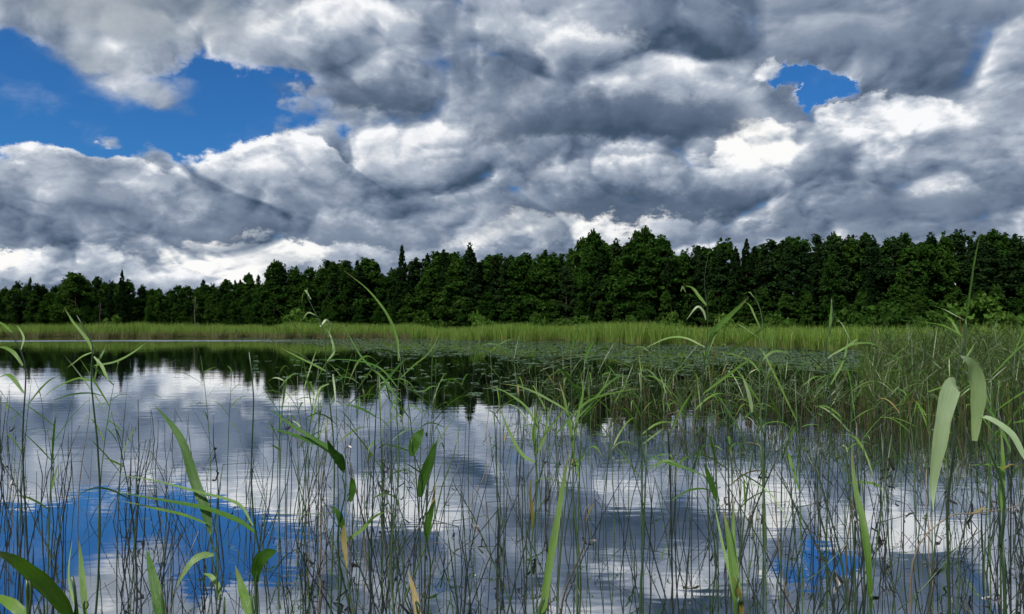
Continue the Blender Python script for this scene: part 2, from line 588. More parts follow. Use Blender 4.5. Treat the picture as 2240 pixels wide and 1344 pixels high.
def mesh_np(name, verts, faces, mat, smooth_=False):
    """faces: list of (n,k) int arrays"""
    me = bpy.data.meshes.new(name)
    verts = np.asarray(verts, dtype=np.float32)
    me.vertices.add(len(verts))
    me.vertices.foreach_set('co', verts.ravel())
    idx = np.concatenate([f.ravel() for f in faces]).astype(np.int32)
    tot = np.concatenate([np.full(len(f), f.shape[1]) for f in faces]).astype(np.int32)
    start = np.concatenate([[0], np.cumsum(tot)[:-1]]).astype(np.int32)
    me.loops.add(len(idx))
    me.loops.foreach_set('vertex_index', idx)
    me.polygons.add(len(tot))
    me.polygons.foreach_set('loop_start', start)
    me.polygons.foreach_set('loop_total', tot)
    if smooth_:
        me.polygons.foreach_set('use_smooth', np.ones(len(tot), dtype=bool))
    me.update(calc_edges=True)
    me.validate()
    me.materials.append(mat)
    return me


def catmull(pts, n):
    pts = [Vector(p) for p in pts]
    if len(pts) == 2:
        return [pts[0].lerp(pts[1], i / (n - 1)) for i in range(n)]
    e = [pts[0] * 2 - pts[1]] + pts + [pts[-1] * 2 - pts[-2]]
    res = []
    m = len(pts) - 1
    for i in range(n):
        s = i / (n - 1) * m
        k = min(int(s), m - 1)
        u = s - k
        p0, p1, p2, p3 = e[k:k + 4]
        res.append(0.5 * ((2 * p1) + (p2 - p0) * u + (2 * p0 - 5 * p1 + 4 * p2 - p3) * u * u + (3 * p1 - p0 - 3 * p2 + p3) * u ** 3))
    return res


def tube_geo(pts, radii, sides=5):
    V, Fc = [], []
    for i, p in enumerate(pts):
        t = (pts[min(i + 1, len(pts) - 1)] - pts[max(i - 1, 0)])
        if t.length < 1e-9:
            t = Vector((0, 0, 1))
        t.normalize()
        a = t.cross(Vector((0.93, 0.31, 0.17)))
        if a.length < 0.1:
            a = t.cross(Vector((0, 1, 0)))
        a.normalize()
        b = t.cross(a)
        for k in range(sides):
            an = 2 * math.pi * k / sides
            V.append(p + (a * math.cos(an) + b * math.sin(an)) * radii[i])
    for i in range(len(pts) - 1):
        for k in range(sides):
            k2 = (k + 1) % sides
            Fc.append((i * sides + k, i * sides + k2, (i + 1) * sides + k2, (i + 1) * sides + k))
    n = len(V)
    V.append(pts[-1])
    for k in range(sides):
        Fc.append((n - sides + k, n - sides + (k + 1) % sides, n))
    return V, Fc


def mesh_py(name, V, Fc, mat, smooth_=True):
    me = bpy.data.meshes.new(name)
    me.from_pydata([tuple(v) for v in V], [], Fc)
    if smooth_:
        for p in me.polygons:
            p.use_smooth = True
    me.materials.append(mat)
    me.update()
    return me


def ribbon(name, pts, width, face, mat, n=16, base_w=0.35, tipw=0.0, fold=0.16, twist=0.0, peak=0.35):
    """reed leaf: ribbon along pts, base to tip, folded along the midrib, `face` is where its surface looks"""
    c = catmull(pts, n)
    V, Fc, UV = [], [], []
    for i, p in enumerate(c):
        s = i / (n - 1)
        t = (c[min(i + 1, n - 1)] - c[max(i - 1, 0)]).normalized()
        f = Vector(face)
        side = t.cross(f)
        if side.length < 1e-4:
            side = t.cross(Vector((1, 0, 0.2)))
        side.normalize()
        nn = side.cross(t).normalized()
        an = twist * s
        sd_ = side * math.cos(an) + nn * math.sin(an)
        nr = nn * math.cos(an) - side * math.sin(an)
        if s < peak:
            w = base_w + (1 - base_w) * math.sin(s / peak * math.pi / 2)
        else:
            q = (s - peak) / (1 - peak)
            w = tipw + (1 - tipw) * (1 - q ** 1.9)
        w *= width / 2 * (1 + 0.05 * math.sin(s * 23 + width * 900))
        p = p + nr * (0.10 * width * math.sin(s * 11 + width * 500) * s)
        V += [p - sd_ * w, p - nr * (fold * w), p + sd_ * w]
        UV += [(0, s), (0.5, s), (1, s)]
    for i in range(n - 1):
        a = i * 3
        Fc += [(a, a + 1, a + 4, a + 3), (a + 1, a + 2, a + 5, a + 4)]
    me = mesh_py(name, V, Fc, mat)
    uvl = me.uv_layers.new(name='UVMap')
    for lp in me.loops:
        uvl.data[lp.index].uv = UV[lp.vertex_index]
    return me


# ------------------------------------------------------------------ setting: ground and water
SHX = [-2600, -400, 0, 300, 700, 1000, 1300, 1500, 1700, 1900, 2050, 2300, 2700, 5000]
SHD = [95, 95, 96, 96, 90, 82, 70, 60, 54, 47, 38, 30, 25, 20]


def shore(px):
    return np.interp(px, SHX, SHD)


TLX = [-1200, -300, 0, 400, 800, 1120, 1400, 1800, 2240, 2700, 3500]
TLD = [240, 228, 216, 190, 160, 140, 128, 117, 110, 104, 98]


def treeline(px):
    return np.interp(px, TLX, TLD)


def ground():
    ys = np.concatenate([np.array([-1500, -300, -60, -12, -3, 0, 1.5, 2.4, 3.0, 3.5, 4.2, 6, 12, 20, 26]), np.arange(30, 130, 3.0), np.array([140, 160, 200, 260, 400, 800, 2000, 4000])])
    us = np.concatenate([np.array([-4000, -1500, -600, -300, -150]), np.arange(-120, 121, 4.0), np.array([150, 300, 600, 1500, 4000])])
    V = []
    for y in ys:
        for x in us:
            if y < 4.5:
                z = np.interp(y, [-12, 0, 2.4, 3.0, 3.5, 4.2], [0.25, 0.16, 0.10, 0.04, -0.12, -0.5])
            else:
                px = 1120 + F * x / max(y, 1)
                dd = y - shore(px)
                z = np.interp(dd, [-6, 0, 2, 40], [-0.8, -0.05, 0.12, 0.35]) if y > 5 else -0.6
            V.append((x, y, z))
    nx = len(us)
    Fc = [(j * nx + i, j * nx + i + 1, (j + 1) * nx + i + 1, (j + 1) * nx + i) for j in range(len(ys) - 1) for i in range(nx - 1)]
    o = add('ground', mesh_py('ground', V, Fc, M['ground']))
    tag(o, 'dark peaty ground of the marsh and forest floor behind the lake', 'ground', kind='structure')
    V = [(-400, 2.2, 0), (400, 2.2, 0), (400, 260, 0), (-400, 260, 0)]
    w = add('water', mesh_py('water', V, [(0, 1, 2, 3)], M['water'], False))
    tag(w, 'still dark lake mirroring clouds and forest between the reeds', 'water', kind='structure')


ground()


# ------------------------------------------------------------------ trees
def cards(centres, size, flatten=0.0, stretch=1.6):
    """small leaf-spray faces at the given centres, each an island of its own"""
    n = len(centres)
    nv = rng.normal(size=(n, 3))
    nv[:, 2] = nv[:, 2] * (1 - flatten) + flatten * 1.2
    nv /= np.linalg.norm(nv, axis=1)[:, None]
    t = np.cross(nv, rng.normal(size=(n, 3)))
    t /= np.linalg.norm(t, axis=1)[:, None]
    b = np.cross(nv, t)
    sz = (size * rng.uniform(0.55, 1.3, n))[:, None]
    a, c = t * sz * stretch * 0.5, b * sz * 0.5
    V = np.stack([centres - a, centres - c * 0.9 + a * 0.1, centres + a, centres + c], 1).reshape(-1, 3)
    f = np.arange(n * 4).reshape(n, 4)
    return V, f


def trunk_mesh(h, r, limbs, mat, lean=0.02):
    ax = [Vector((random.gauss(0, lean) * h * i / 6, random.gauss(0, lean) * h * i / 6, h * i / 6)) for i in range(7)]
    V, Fc = tube_geo(ax, [r * (1 - 0.9 * i / 6) + 0.01 for i in range(7)], 6)
    for (z, az, ln, up) in limbs:
        k = min(int(z / h * 6), 5)
        p0 = ax[k].lerp(ax[k + 1], z / h * 6 - k)
        d = Vector((math.cos(az), math.sin(az), up)).normalized()
        p = [p0, p0 + d * ln * 0.5, p0 + d * ln + Vector((0, 0, 0.12 * ln))]
        v2, f2 = tube_geo(p, [r * 0.35, r * 0.22, r * 0.05], 4)
        o = len(V)
        V += v2
        Fc += [tuple(i + o for i in f) for f in f2]
    return mesh_py('trunk', V, Fc, mat)


def crown_from_clumps(cl, n, size, mat, flatten=0.2, spikes=0):
    """cl: (x, y, z, r) clumps; the leaf faces sit mostly in the shell of each clump"""
    cl = np.array(cl)
    w = cl[:, 3] ** 2
    k = rng.choice(len(cl), n, p=w / w.sum())
    d = rng.normal(size=(n, 3))
    d /= np.linalg.norm(d, axis=1)[:, None]
    rr = cl[k, 3] * (0.35 + 0.75 * rng.random(n) ** 0.6)
    rr = np.where(rng.random(n) < 0.28, rr * rng.uniform(1.1, 1.75, n), rr)      # loose sprays outside the clumps
    c = cl[k, :3] + d * rr[:, None] * np.array([1, 1, 0.8])
    if spikes:                        # thin leading shoots that roughen the skyline
        top = cl[np.argsort(cl[:, 2] + 0.8 * cl[:, 3])[-int(len(cl) * 0.6):]]
        pick = top[rng.choice(len(top), spikes)]
        m = 16
        q = rng.random((spikes, m))
        ln = rng.uniform(0.4, 1.1, spikes)[:, None]
        sp = 0.20 * (1.05 - q) + 0.02
        b0 = pick[:, :3] + rng.normal(size=(spikes, 3)) * (pick[:, 3:] * 0.6)
        x = b0[:, 0:1] + rng.normal(size=q.shape) * sp
        y = b0[:, 1:2] + rng.normal(size=q.shape) * sp
        z = b0[:, 2:3] + pick[:, 3:] * 0.3 + q * ln
        c = np.concatenate([c, np.stack([x, y, z], 2).reshape(-1, 3)])
    V, f = cards(c, size, flatten)
    return mesh_np('crown', V, [f], mat)


def broadleaf(h, w, low, n, mat, seed):
    """h height, w crown radius, low where the crown begins"""
    random.seed(seed)
    cl, limbs = [], []
    ph = random.uniform(0, 6.28)
    for i in range(120):
        u = random.random() ** 0.85
        z = low + (h - low) * u
        prof = min(1.0, 0.45 + 2.2 * u) * (1.03 - u) ** 0.52
        az = random.uniform(0, 6.283)
        rad = w * prof * math.sqrt(random.random()) * (1 + 0.18 * math.sin(az * 3 + ph + u * 9))
        cl.append((rad * math.cos(az), rad * math.sin(az), z, w * random.uniform(0.12, 0.27) * (1.1 - 0.6 * u)))
        if i % 9 == 0 and u < 0.85:
            limbs.append((z * 0.85, az, max(rad, 0.4), 0.6))
    for i in range(5):
        cl.append((random.gauss(0, .35), random.gauss(0, .35), h - random.uniform(.2, 1.3), 0.28))
    return trunk_mesh(h * 0.93, 0.016 * h, limbs, M['bark']), crown_from_clumps(cl, n, 0.28, mat, 0.2, 55)


def spruce(h, w, n, mat, seed):
    random.seed(seed)
    pts = []
    z = h * 0.06
    while z < h - 0.2:
        u = z / h
        rad = w * (1 - u) ** 0.85 + 0.10
        for b in range(random.randint(5, 7)):
            az = random.uniform(0, 6.283)
            ln = rad * random.uniform(0.7, 1.12)
            m = max(4, int(n * ln / (w * 90)))
            s = np.sqrt(rng.random(m)) * ln
            sag = -0.28 * s + 0.10 * s ** 2 / max(ln, .3)
            lat = rng.normal(size=m) * 0.13 * (1.2 - s / ln + 0.3) * (0.4 + rad * .4)
            x = s * math.cos(az) - lat * math.sin(az)
            y = s * math.sin(az) + lat * math.cos(az)
            pts.append(np.stack([x, y, z + sag + rng.normal(size=m) * 0.09], 1))
        z += h * random.uniform(0.022, 0.036)
    m = 40
    zz = h - rng.random(m) * 0.9
    pts.append(np.stack([rng.normal(size=m) * 0.16 * (h - zz), rng.normal(size=m) * 0.16 * (h - zz), zz], 1))
    V, f = cards(np.concatenate(pts), 0.25, 0.35, 2.0)
    limbs = [(h * u, random.uniform(0, 6.28), w * (1 - u) * .8, -0.15) for u in (0.12, 0.2, 0.3, 0.42, 0.55, 0.7)]
    return trunk_mesh(h * 0.985, 0.013 * h, limbs, M['bark'], 0.006), mesh_np('crown', V, [f], mat)


def pine(h, w, n, mat, seed):
    random.seed(seed)
    cl, limbs = [], []
    for i in range(95):
        u = random.random() ** 0.9
        z = h * (0.16 + 0.81 * u)
        rad = w * (1.02 - u) ** 0.6 * random.uniform(0.15, 1.0)
        az = random.uniform(0, 6.283)
        cl.append((rad * math.cos(az), rad * math.sin(az), z, w * random.uniform(0.12, 0.24) * (1.1 - .5 * u)))
        if i % 7 == 0:
            limbs.append((z * 0.95, az, max(rad, .4), 0.35))
    cl += [(0, 0, h - 0.3, 0.22), (0.1, 0, h - 0.8, 0.35), (-.15, .1, h - 1.3, .4)]
    return trunk_mesh(h * 0.96, 0.014 * h, limbs, M['bark'], 0.01), crown_from_clumps(cl, n, 0.25, mat, 0.1, 50)


PROTO = {
    'birch': [broadleaf(15, 3.1, 1.0, 13000, M['birch'], 1), broadleaf(15, 3.7, 1.4, 15000, M['birch'], 2),
              broadleaf(15, 2.7, 0.8, 12000, M['birch'], 3), broadleaf(15, 4.3, 1.6, 17000, M['birch'], 4)],
    'spruce': [spruce(15, 2.7, 11000, M['spruce'], 5), spruce(15, 2.1, 9500, M['spruce'], 6), spruce(15, 3.1, 12000, M['spruce'], 7)],
    'pine': [pine(15, 2.7, 11000, M['pine'], 8), pine(15, 3.3, 13000, M['pine'], 9), pine(15, 2.3, 10000, M['pine'], 10)],
}
PROFX = [-200, 0, 60, 110, 150, 210, 265, 330, 365, 400, 450, 520, 600, 650, 685, 700, 760, 830, 862, 885, 905, 970, 1028, 1050, 1100, 1200, 1240, 1290, 1340, 1400, 1450, 1490, 1520, 1600, 1700, 1800, 1850, 1940, 2000, 2060, 2150, 2240, 2400]
PROFY = [615, 622, 616, 620, 602, 606, 612, 630, 634, 618, 608, 608, 580, 578, 592, 572, 560, 575, 580, 570, 565, 550, 552, 562, 555, 553, 548, 524, 532, 516, 526, 546, 536, 530, 520, 514, 516, 508, 516, 507, 507, 514, 512]


def section(px):
    if px < 425:
        return 'left of the pale bare trunk'
    if px < 860:
        return 'between bare trunk and tallest spruce'
    if px < 1270:
        return 'between tallest spruce and round crowns'
    if px < 1490:
        return 'around the two tall round crowns'
    if px < 1880:
        return 'right of the round crowns'
    return 'at the right end of the shore'


NAMES = {'birch': ('birch_tree', 'leafy birch'), 'spruce': ('spruce_tree', 'pointed spruce'), 'pine': ('pine_tree', 'rough-topped pine')}


def put_tree(kind, px, D, top, label, variant=None, wide=1.0, group='trees of the far forest'):
    pr = PROTO[kind]
    tr, cr = pr[variant if variant is not None else random.randrange(len(pr))]
    x = D * (px - 1120) / F
    h = CAMZ + (HOR - top) / F * D - 0.3
    e = thing(NAMES[kind][0], label, 'tree', (x, D, 0.28), random.uniform(0, 6.28), group)
    s = h / 15
    sw = s * wide * random.uniform(0.85, 1.15)
    e.scale = (sw, sw, s)
    add('trunk', tr, e)
    add('crown', cr, e)
    return e


# the trees one can pick out by their tops
put_tree('spruce', 879, treeline(879) - 2, 536, 'tallest narrow pointed spruce standing above the forest left of centre', 1, 0.95)
put_tree('birch', 1300, treeline(1300) + 4, 514, 'left one of the two tall round crowns above the forest right of centre', 1, 1.0)
put_tree('birch', 1408, treeline(1408) + 4, 504, 'broader right one of the two tall round crowns above the forest', 3, 1.05)
put_tree('birch', 1455, treeline(1455) + 3, 522, 'round birch leaning against the right side of the two tall crowns', 0, 1.0)
put_tree('pine', 1027, treeline(1027), 538, 'blunt-topped pine sticking up between the pointed spruce and the round crowns', 0, 1.0)
put_tree('spruce', 266, treeline(266) - 3, 590, 'narrow spruce sticking out of the low forest on the left', 2, 0.7)
put_tree('birch', 165, treeline(165) - 2, 600, 'wide dome-shaped birch crown left of the narrow spruce on the left', 3, 1.3)
put_tree('spruce', 970, treeline(970), 546, 'spruce with a soft tip just right of the tallest pointed spruce', 0, 1.0)
put_tree('birch', 600, treeline(600) - 3, 577, 'full birch where the forest edge steps up towards the centre', 1, 1.1)
put_tree('spruce', 1905, 88, 600, 'small young light green spruce in front of the dark forest on the right', 1, 1.15)
put_tree('birch', 1820, 100, 560, 'front birch with pale green leaves beside the young spruce', 2, 1.0)
put_tree('pine', 65, treeline(65), 610, 'small bushy pine tip near the left end of the forest', 2, 0.8)

for row, (off, step, drop) in enumerate(((0, 4.0, 16), (4, 4.0, 6), (9, 4.0, 0), (16, 4.4, 4))):
    px = -190.0
    while px < 2430:
        D = float(treeline(px)) + off + random.uniform(-1.8, 1.8)
        p_sp = 0.28 if row else 0.12
        r = random.random()
        right = px > 1500
        kind = 'spruce' if r < p_sp else ('pine' if r < p_sp + (0.34 if right else 0.24) else 'birch')
        top = float(np.interp(px, PROFX, PROFY)) + random.uniform(-4, 12) + drop * random.uniform(0.4, 2.2)
        if kind == 'birch':
            top += 4
        where = 'in the front row' if row == 0 else 'behind the front row'
        put_tree(kind, px, D, top, f'{NAMES[kind][1]} {where} of the forest {section(px)}', None, random.uniform(1.05, 1.6) if kind != 'spruce' else random.uniform(.9, 1.35))
        px += step * F / D * random.uniform(0.45, 1.6)

# young growth closing the foot of the forest
for i in range(64):
    px = -150 + 2550 * (i + random.random()) / 64
    D = float(treeline(px)) - random.uniform(2, 6)
    tr, cr = PROTO['birch'][random.randrange(4)]
    e = thing('young_birch', f'low young birch at the foot of the forest {section(px)}', 'tree', (D * (px - 1120) / F, D, 0.25), random.uniform(0, 6.28), 'young trees at the forest foot')
    s = random.uniform(0.28, 0.48)
    e.scale = (s * 1.35, s * 1.35, s)
    add('trunk', tr, e)
    add('crown', cr, e)


# bare pale trunks at the forest edge
def snag(px, D, top, label):
    h = CAMZ + (HOR - top) / F * D
    e = thing('dead_trunk', label, 'tree trunk', (D * (px - 1120) / F, D, 0.1))
    ax = [Vector((0.10 * math.sin(i * 1.7), 0, h * i / 5)) for i in range(6)]
    V, Fc = tube_geo(ax, [0.10 - 0.012 * i for i in range(6)], 7)
    add('trunk', mesh_py('trunk', V, Fc, M['palebark']), e)
    for k in range(3):
        p0 = ax[3].lerp(ax[5], k / 3)
        d = Vector((random.choice((-1, 1)) * 0.6, random.uniform(-.3, .3), 0.35))
        V, Fc = tube_geo([p0, p0 + d * 0.5, p0 + d], [0.05, 0.035, 0.01], 4)
        add('branch', mesh_py('branch', V, Fc, M['palebark']), e)


snag(426, 150, 650, 'pale bare trunk standing before the dark forest on the left')
snag(219, 165, 664, 'short pale bare trunk further left, near the low forest')


# shrubs on the far shore
def shrub_proto(seed, n, mat):
    random.seed(seed)
    cl = []
    V, Fc = [], []
    for i in range(20):
        az, u = random.uniform(0, 6.283), random.random()
        rad = math.sqrt(random.random()) * 1.0
        z = (0.25 + 0.75 * u) * (1 - 0.5 * rad ** 2)
        cl.append((rad * math.cos(az), rad * math.sin(az), z, random.uniform(0.15, 0.27)))
        if i < 8:
            v2, f2 = tube_geo([Vector((0.05 * math.cos(az), 0.05 * math.sin(az), -0.05)), Vector((cl[-1][0] * .6, cl[-1][1] * .6, z * .6)), Vector(cl[-1][:3])], [0.025, 0.018, 0.008], 4)
            o = len(V)
            V += v2
            Fc += [tuple(q + o for q in f) for f in f2]
    return mesh_py('stems', V, Fc, M['bark']), crown_from_clumps(cl, n, 0.12, mat, 0.2)


SHR = [shrub_proto(31, 2600, M['willow']), shrub_proto(32, 2600, M['willow']), shrub_proto(33, 2600, M['bush']), shrub_proto(34, 2600, M['bush'])]


def put_shrub(px, D, wpx, top, k, label):
    e = thing('shrub', label, 'shrub', (D * (px - 1120) / F, D, 0.15), random.uniform(0, 6.28), 'shrubs along the far shore')
    r = wpx / 2 / F * D
    e.scale = (r, r, (CAMZ + (HOR - top) / F * D - 0.15) / 1.05)
    add('stems', SHR[k][0], e)
    add('foliage', SHR[k][1], e)


put_shrub(656, 104, 96, 683, 0, 'rounded light green shrub on the far shore left of centre')
put_shrub(1052, 92, 70, 687, 1, 'small yellow-green shrub in the reeds near the centre of the far shore')
put_shrub(1860, 74, 110, 676, 2, 'left low half of the wide shrub in front of the forest on the right')
put_shrub(1925, 76, 175, 656, 2, 'wide dark green shrub in front of the young spruce on the right')
put_shrub(2158, 66, 150, 660, 0, 'round yellow-green shrub near the right edge, behind the tall reed spike')
put_shrub(1690, 84, 90, 690, 3, 'low dark shrub left of the wide shrub on the far shore')
put_shrub(1385, 82, 70, 692, 3, 'low dark shrub below the two tall round crowns')
put_shrub(1255, 90, 90, 690, 2, 'flat shrub on the far shore just left of the round crowns')
put_shrub(1170, 95, 60, 688, 3, 'small dark shrub right of the small yellow-green shrub')
put_shrub(935, 100, 70, 690, 3, 'small dark shrub below the tallest pointed spruce')
put_shrub(1590, 85, 80, 692, 1, 'low light green shrub behind the tall leafy reed right of centre')
put_shrub(245, 116, 40, 692, 1, 'tiny pale shrub on the far shore at the left')
put_shrub(2040, 68, 70, 684, 3, 'dark shrub between the wide shrub and the round yellow-green one')
put_shrub(1470, 84, 60, 690, 0, 'light green shrub right of the two tall round crowns')


# ------------------------------------------------------------------ masses of reed and sedge (uncountable)
def blades(x, y, z0, h, w, lean, bend):
    """one bent blade per entry: quad, quad, tri"""
    n = len(x)
    az = rng.uniform(0, 6.283, n)
    dx_, dy_ = np.cos(az), np.sin(az)
    yaw = rng.uniform(-0.9, 0.9, n)
    sx_, sy_ = np.cos(yaw) * w / 2, np.sin(yaw) * w / 2
    L0 = lean * h
    rows = []
    for s, ww in ((0, 1.0), (0.45, 0.9), (0.8, 0.55)):
        off = L0 * s + bend * h * s ** 3
        zz = z0 + h * s * (1 - 0.12 * bend * s * s)
        cx, cy = x + dx_ * off, y + dy_ * off
        rows.append(np.stack([cx - sx_ * ww, cy - sy_ * ww, zz], 1))
        rows.append(np.stack([cx + sx_ * ww, cy + sy_ * ww, zz], 1))
    off = L0 + bend * h
    rows.append(np.stack([x + dx_ * off, y + dy_ * off, z0 + h * (1 - 0.25 * bend)], 1))
    V = np.stack(rows, 1).reshape(-1, 3)
    b = (np.arange(n) * 7)[:, None]
    q = np.concatenate([b + np.array([[0, 1, 3, 2]]), b + np.array([[2, 3, 5, 4]])])
    t = b + np.array([[4, 5, 6]])
    return V, [q, t]


def far_marsh():
    n = 62000
    px = rng.uniform(-250, 2500, n)
    front = shore(px) + 2.6 * np.sin(px * 0.017) + 1.8 * np.sin(px * 0.047 + 1) + 1.0 * np.sin(px * 0.13) - 1.0
    D = front + rng.exponential(9, n)
    D = np.minimum(D, treeline(px) - 3)
    keep = ~((px > 1960) & (D < 44))
    px, D = px[keep], D[keep]
    n = len(px)
    x, y = D * (px - 1120) / F, D
    hv = 1.62 + 0.16 * np.sin(x * 0.21) + 0.17 * np.sin(x * 0.53 + 2) + 0.10 * np.sin(x * 1.31 + D * .4) + 0.003 * (D - 60)
    h = hv * rng.uniform(0.72, 1.12, n)
    w = rng.uniform(0.02, 0.05, n)
    V, f = blades(x, y, np.full(n, -0.1), h, w, rng.uniform(0, 0.12, n), rng.uniform(0, 0.22, n))
    o = add('far_reed_bed', mesh_np('far_reed_bed', V, f, M['marsh']))
    tag(o, 'band of green reed and sedge along the whole far shore', 'reeds', kind='stuff')
    n = 15000
    px = np.where(rng.random(n) < 0.93, rng.uniform(-250, 900, n), rng.uniform(900, 2000, n))
    D = shore(px) + 2.6 * np.sin(px * 0.017) + 1.8 * np.sin(px * 0.047 + 1) + 1.0 * np.sin(px * 0.13) - 1.4 + rng.exponential(1.2, n)
    x, y = D * (px - 1120) / F, D
    V, f = blades(x, y, np.full(n, -0.1), rng.uniform(0.35, 0.95, n), rng.uniform(0.02, 0.045, n), rng.uniform(0, 0.15, n), rng.uniform(0, 0.1, n))
    o = add('dry_reed_fringe', mesh_np('dry_reed_fringe', V, f, M['marshdry']))
    tag(o, 'straw-coloured fringe of old reed at the water line of the far shore', 'reeds', kind='stuff')


far_marsh()


def leafy_mass(name, label, px, D, hlo, hhi, matleaf, matstem, leaves=3, droop=0.5):
    """stems with narrow bent leaves, joined: cannot be picked apart at this distance"""
    n = len(px)
    x, y = D * (px - 1120) / F, D
    h = rng.uniform(0, 1, n) ** 0.8
    h = (hlo + (hhi - hlo) * h) * np.interp(D, [11, 13, 17], [0.5, 0.78, 1.0])
    V, f = blades(x, y, np.full(n, -0.15), h + 0.15, rng.uniform(0.006, 0.012, n), rng.uniform(0, 0.26, n), rng.uniform(0, 0.06, n))
    o = add(name + '_stems', mesh_np(name + '_stems', V, f, matstem))
    tag(o, label + ', their thin stems', 'reeds', kind='stuff')
    k = np.repeat(np.arange(n), leaves)
    m = len(k)
    s = rng.uniform(0.35, 1.0, m)
    z = h[k] * s
    az = rng.uniform(0, 6.283, m)
    ln = rng.uniform(0.16, 0.48, m)
    w = rng.uniform(0.007, 0.017, m)
    up = rng.uniform(0.1, 1.8, m)
    dr = rng.uniform(0.0, 1.3, m) * droop * up
    P0 = np.stack([x[k] + rng.normal(size=m) * .02 + .08 * h[k] * s * np.cos(az), y[k] + rng.normal(size=m) * .02, z], 1)
    d = np.stack([np.cos(az), np.sin(az) * .8, np.zeros(m)], 1)
    side = np.stack([-np.sin(az), np.cos(az), rng.normal(size=m) * .8], 1)
    side /= np.linalg.norm(side, axis=1)[:, None]
    rows = []
    for q, ww in ((0, .6), (.4, 1.0), (.75, .7)):
        c = P0 + d * (ln * q)[:, None]
        c[:, 2] += ln * (up * q - dr * q ** 2)
        rows += [c - side * (w * ww / 2)[:, None], c + side * (w * ww / 2)[:, None]]
    c = P0 + d * ln[:, None]
    c[:, 2] += ln * (up - dr)
    c[:, 2] = np.maximum(c[:, 2], 0.02)
    rows.append(c)
    V = np.stack(rows, 1).reshape(-1, 3)
    b = (np.arange(m) * 7)[:, None]
    f = [np.concatenate([b + np.array([[0, 1, 3, 2]]), b + np.array([[2, 3, 5, 4]])]), b + np.array([[4, 5, 6]])]
    o = add(name + '_leaves', mesh_np(name + '_leaves', V, f, matleaf))
    tag(o, label + ', their narrow leaves', 'reeds', kind='stuff')


# mid-water bed of tangled reeds right of centre, and the tall bed on the right
n = 850
px = 1060 + 900 * rng.random(n) ** 0.6
D = np.interp(px, [1050, 1300, 1950], [15, 12.6, 11.8]) + rng.exponential(2.2, n)
leafy_mass('near_reed_bed', 'tangled low reed bed standing in the water right of centre', px, D, 0.50, 1.12, M['reedmass'], M['reeddry'], 2)
n = 3600
px = np.concatenate([rng.uniform(1900, 2420, 2200), rng.uniform(2020, 2700, 1400)])
D = np.concatenate([11.6 + rng.gamma(2.0, 3.6, 2200), rng.uniform(16, 44, 1400)])
leafy_mass('right_reed_bed', 'dense tall reed bed at the right edge reaching back to the shore', px, D, 0.9, 1.58, M['reedmass'], M['reeddry'], 3)


n = 5200
px = np.concatenate([rng.uniform(1880, 2420, 3200), rng.uniform(2000, 2700, 2000)])
D = np.concatenate([12.5 + rng.gamma(2.0, 4.0, 3200), rng.uniform(15, 44, 2000)])
V, f = blades(D * (px - 1120) / F, D, np.full(n, -0.15), rng.uniform(0.8, 1.68, n) * np.interp(D, [12, 14, 18], [.5, .75, 1]), rng.uniform(0.007, 0.016, n), rng.uniform(0, 0.12, n), rng.uniform(0, 0.12, n))
tag(add('right_reed_blades', mesh_np('right_reed_blades', V, f, M['rightblades'])), 'fine upright yellow-green blades filling the reed bed at the right edge', 'reeds', kind='stuff')

# ------------------------------------------------------------------ water lilies
def pad_geo(r, seed):
    rg = random.Random(seed)
    V = [Vector((0, 0, 0.004))]
    m = 13
    for i in range(m):
        a = 0.28 + (2 * math.pi - 0.56) * i / (m - 1)
        rr = r * (1 + rg.uniform(-.05, .05))
        V.append(Vector((rr * math.cos(a) * 1.15, rr * math.sin(a), 0.002 + rg.random() ** 3 * 0.03)))
    return V, [(0, i, i + 1) for i in range(1, m)]


PADS = [mesh_py('lily_pad', *pad_geo(0.12, k), M['lily']) for k in range(8)]
for i in range(300):
    px = random.gauss(1180, 330) if i % 3 else random.uniform(640, 1900)
    px = min(max(px, 560), 1950)
    lo = np.interp(px, [560, 700, 1000, 1300, 1950], [26, 20, 17.5, 19, 20])
    D = lo + 15 * random.random() ** 1.2
    o = add('lily_pad', random.choice(PADS))
    o.location = (D * (px - 1120) / F, D, 0.006)
    s = random.uniform(0.6, 1.35)
    o.scale = (s, s, s)
    o.rotation_euler = (random.gauss(0, .05), random.gauss(0, .05), random.uniform(0, 6.28))
    tag(o, 'small flat lily pad scattered on the dark water in front of the lily carpet', 'lily pad', 'scattered lily pads')


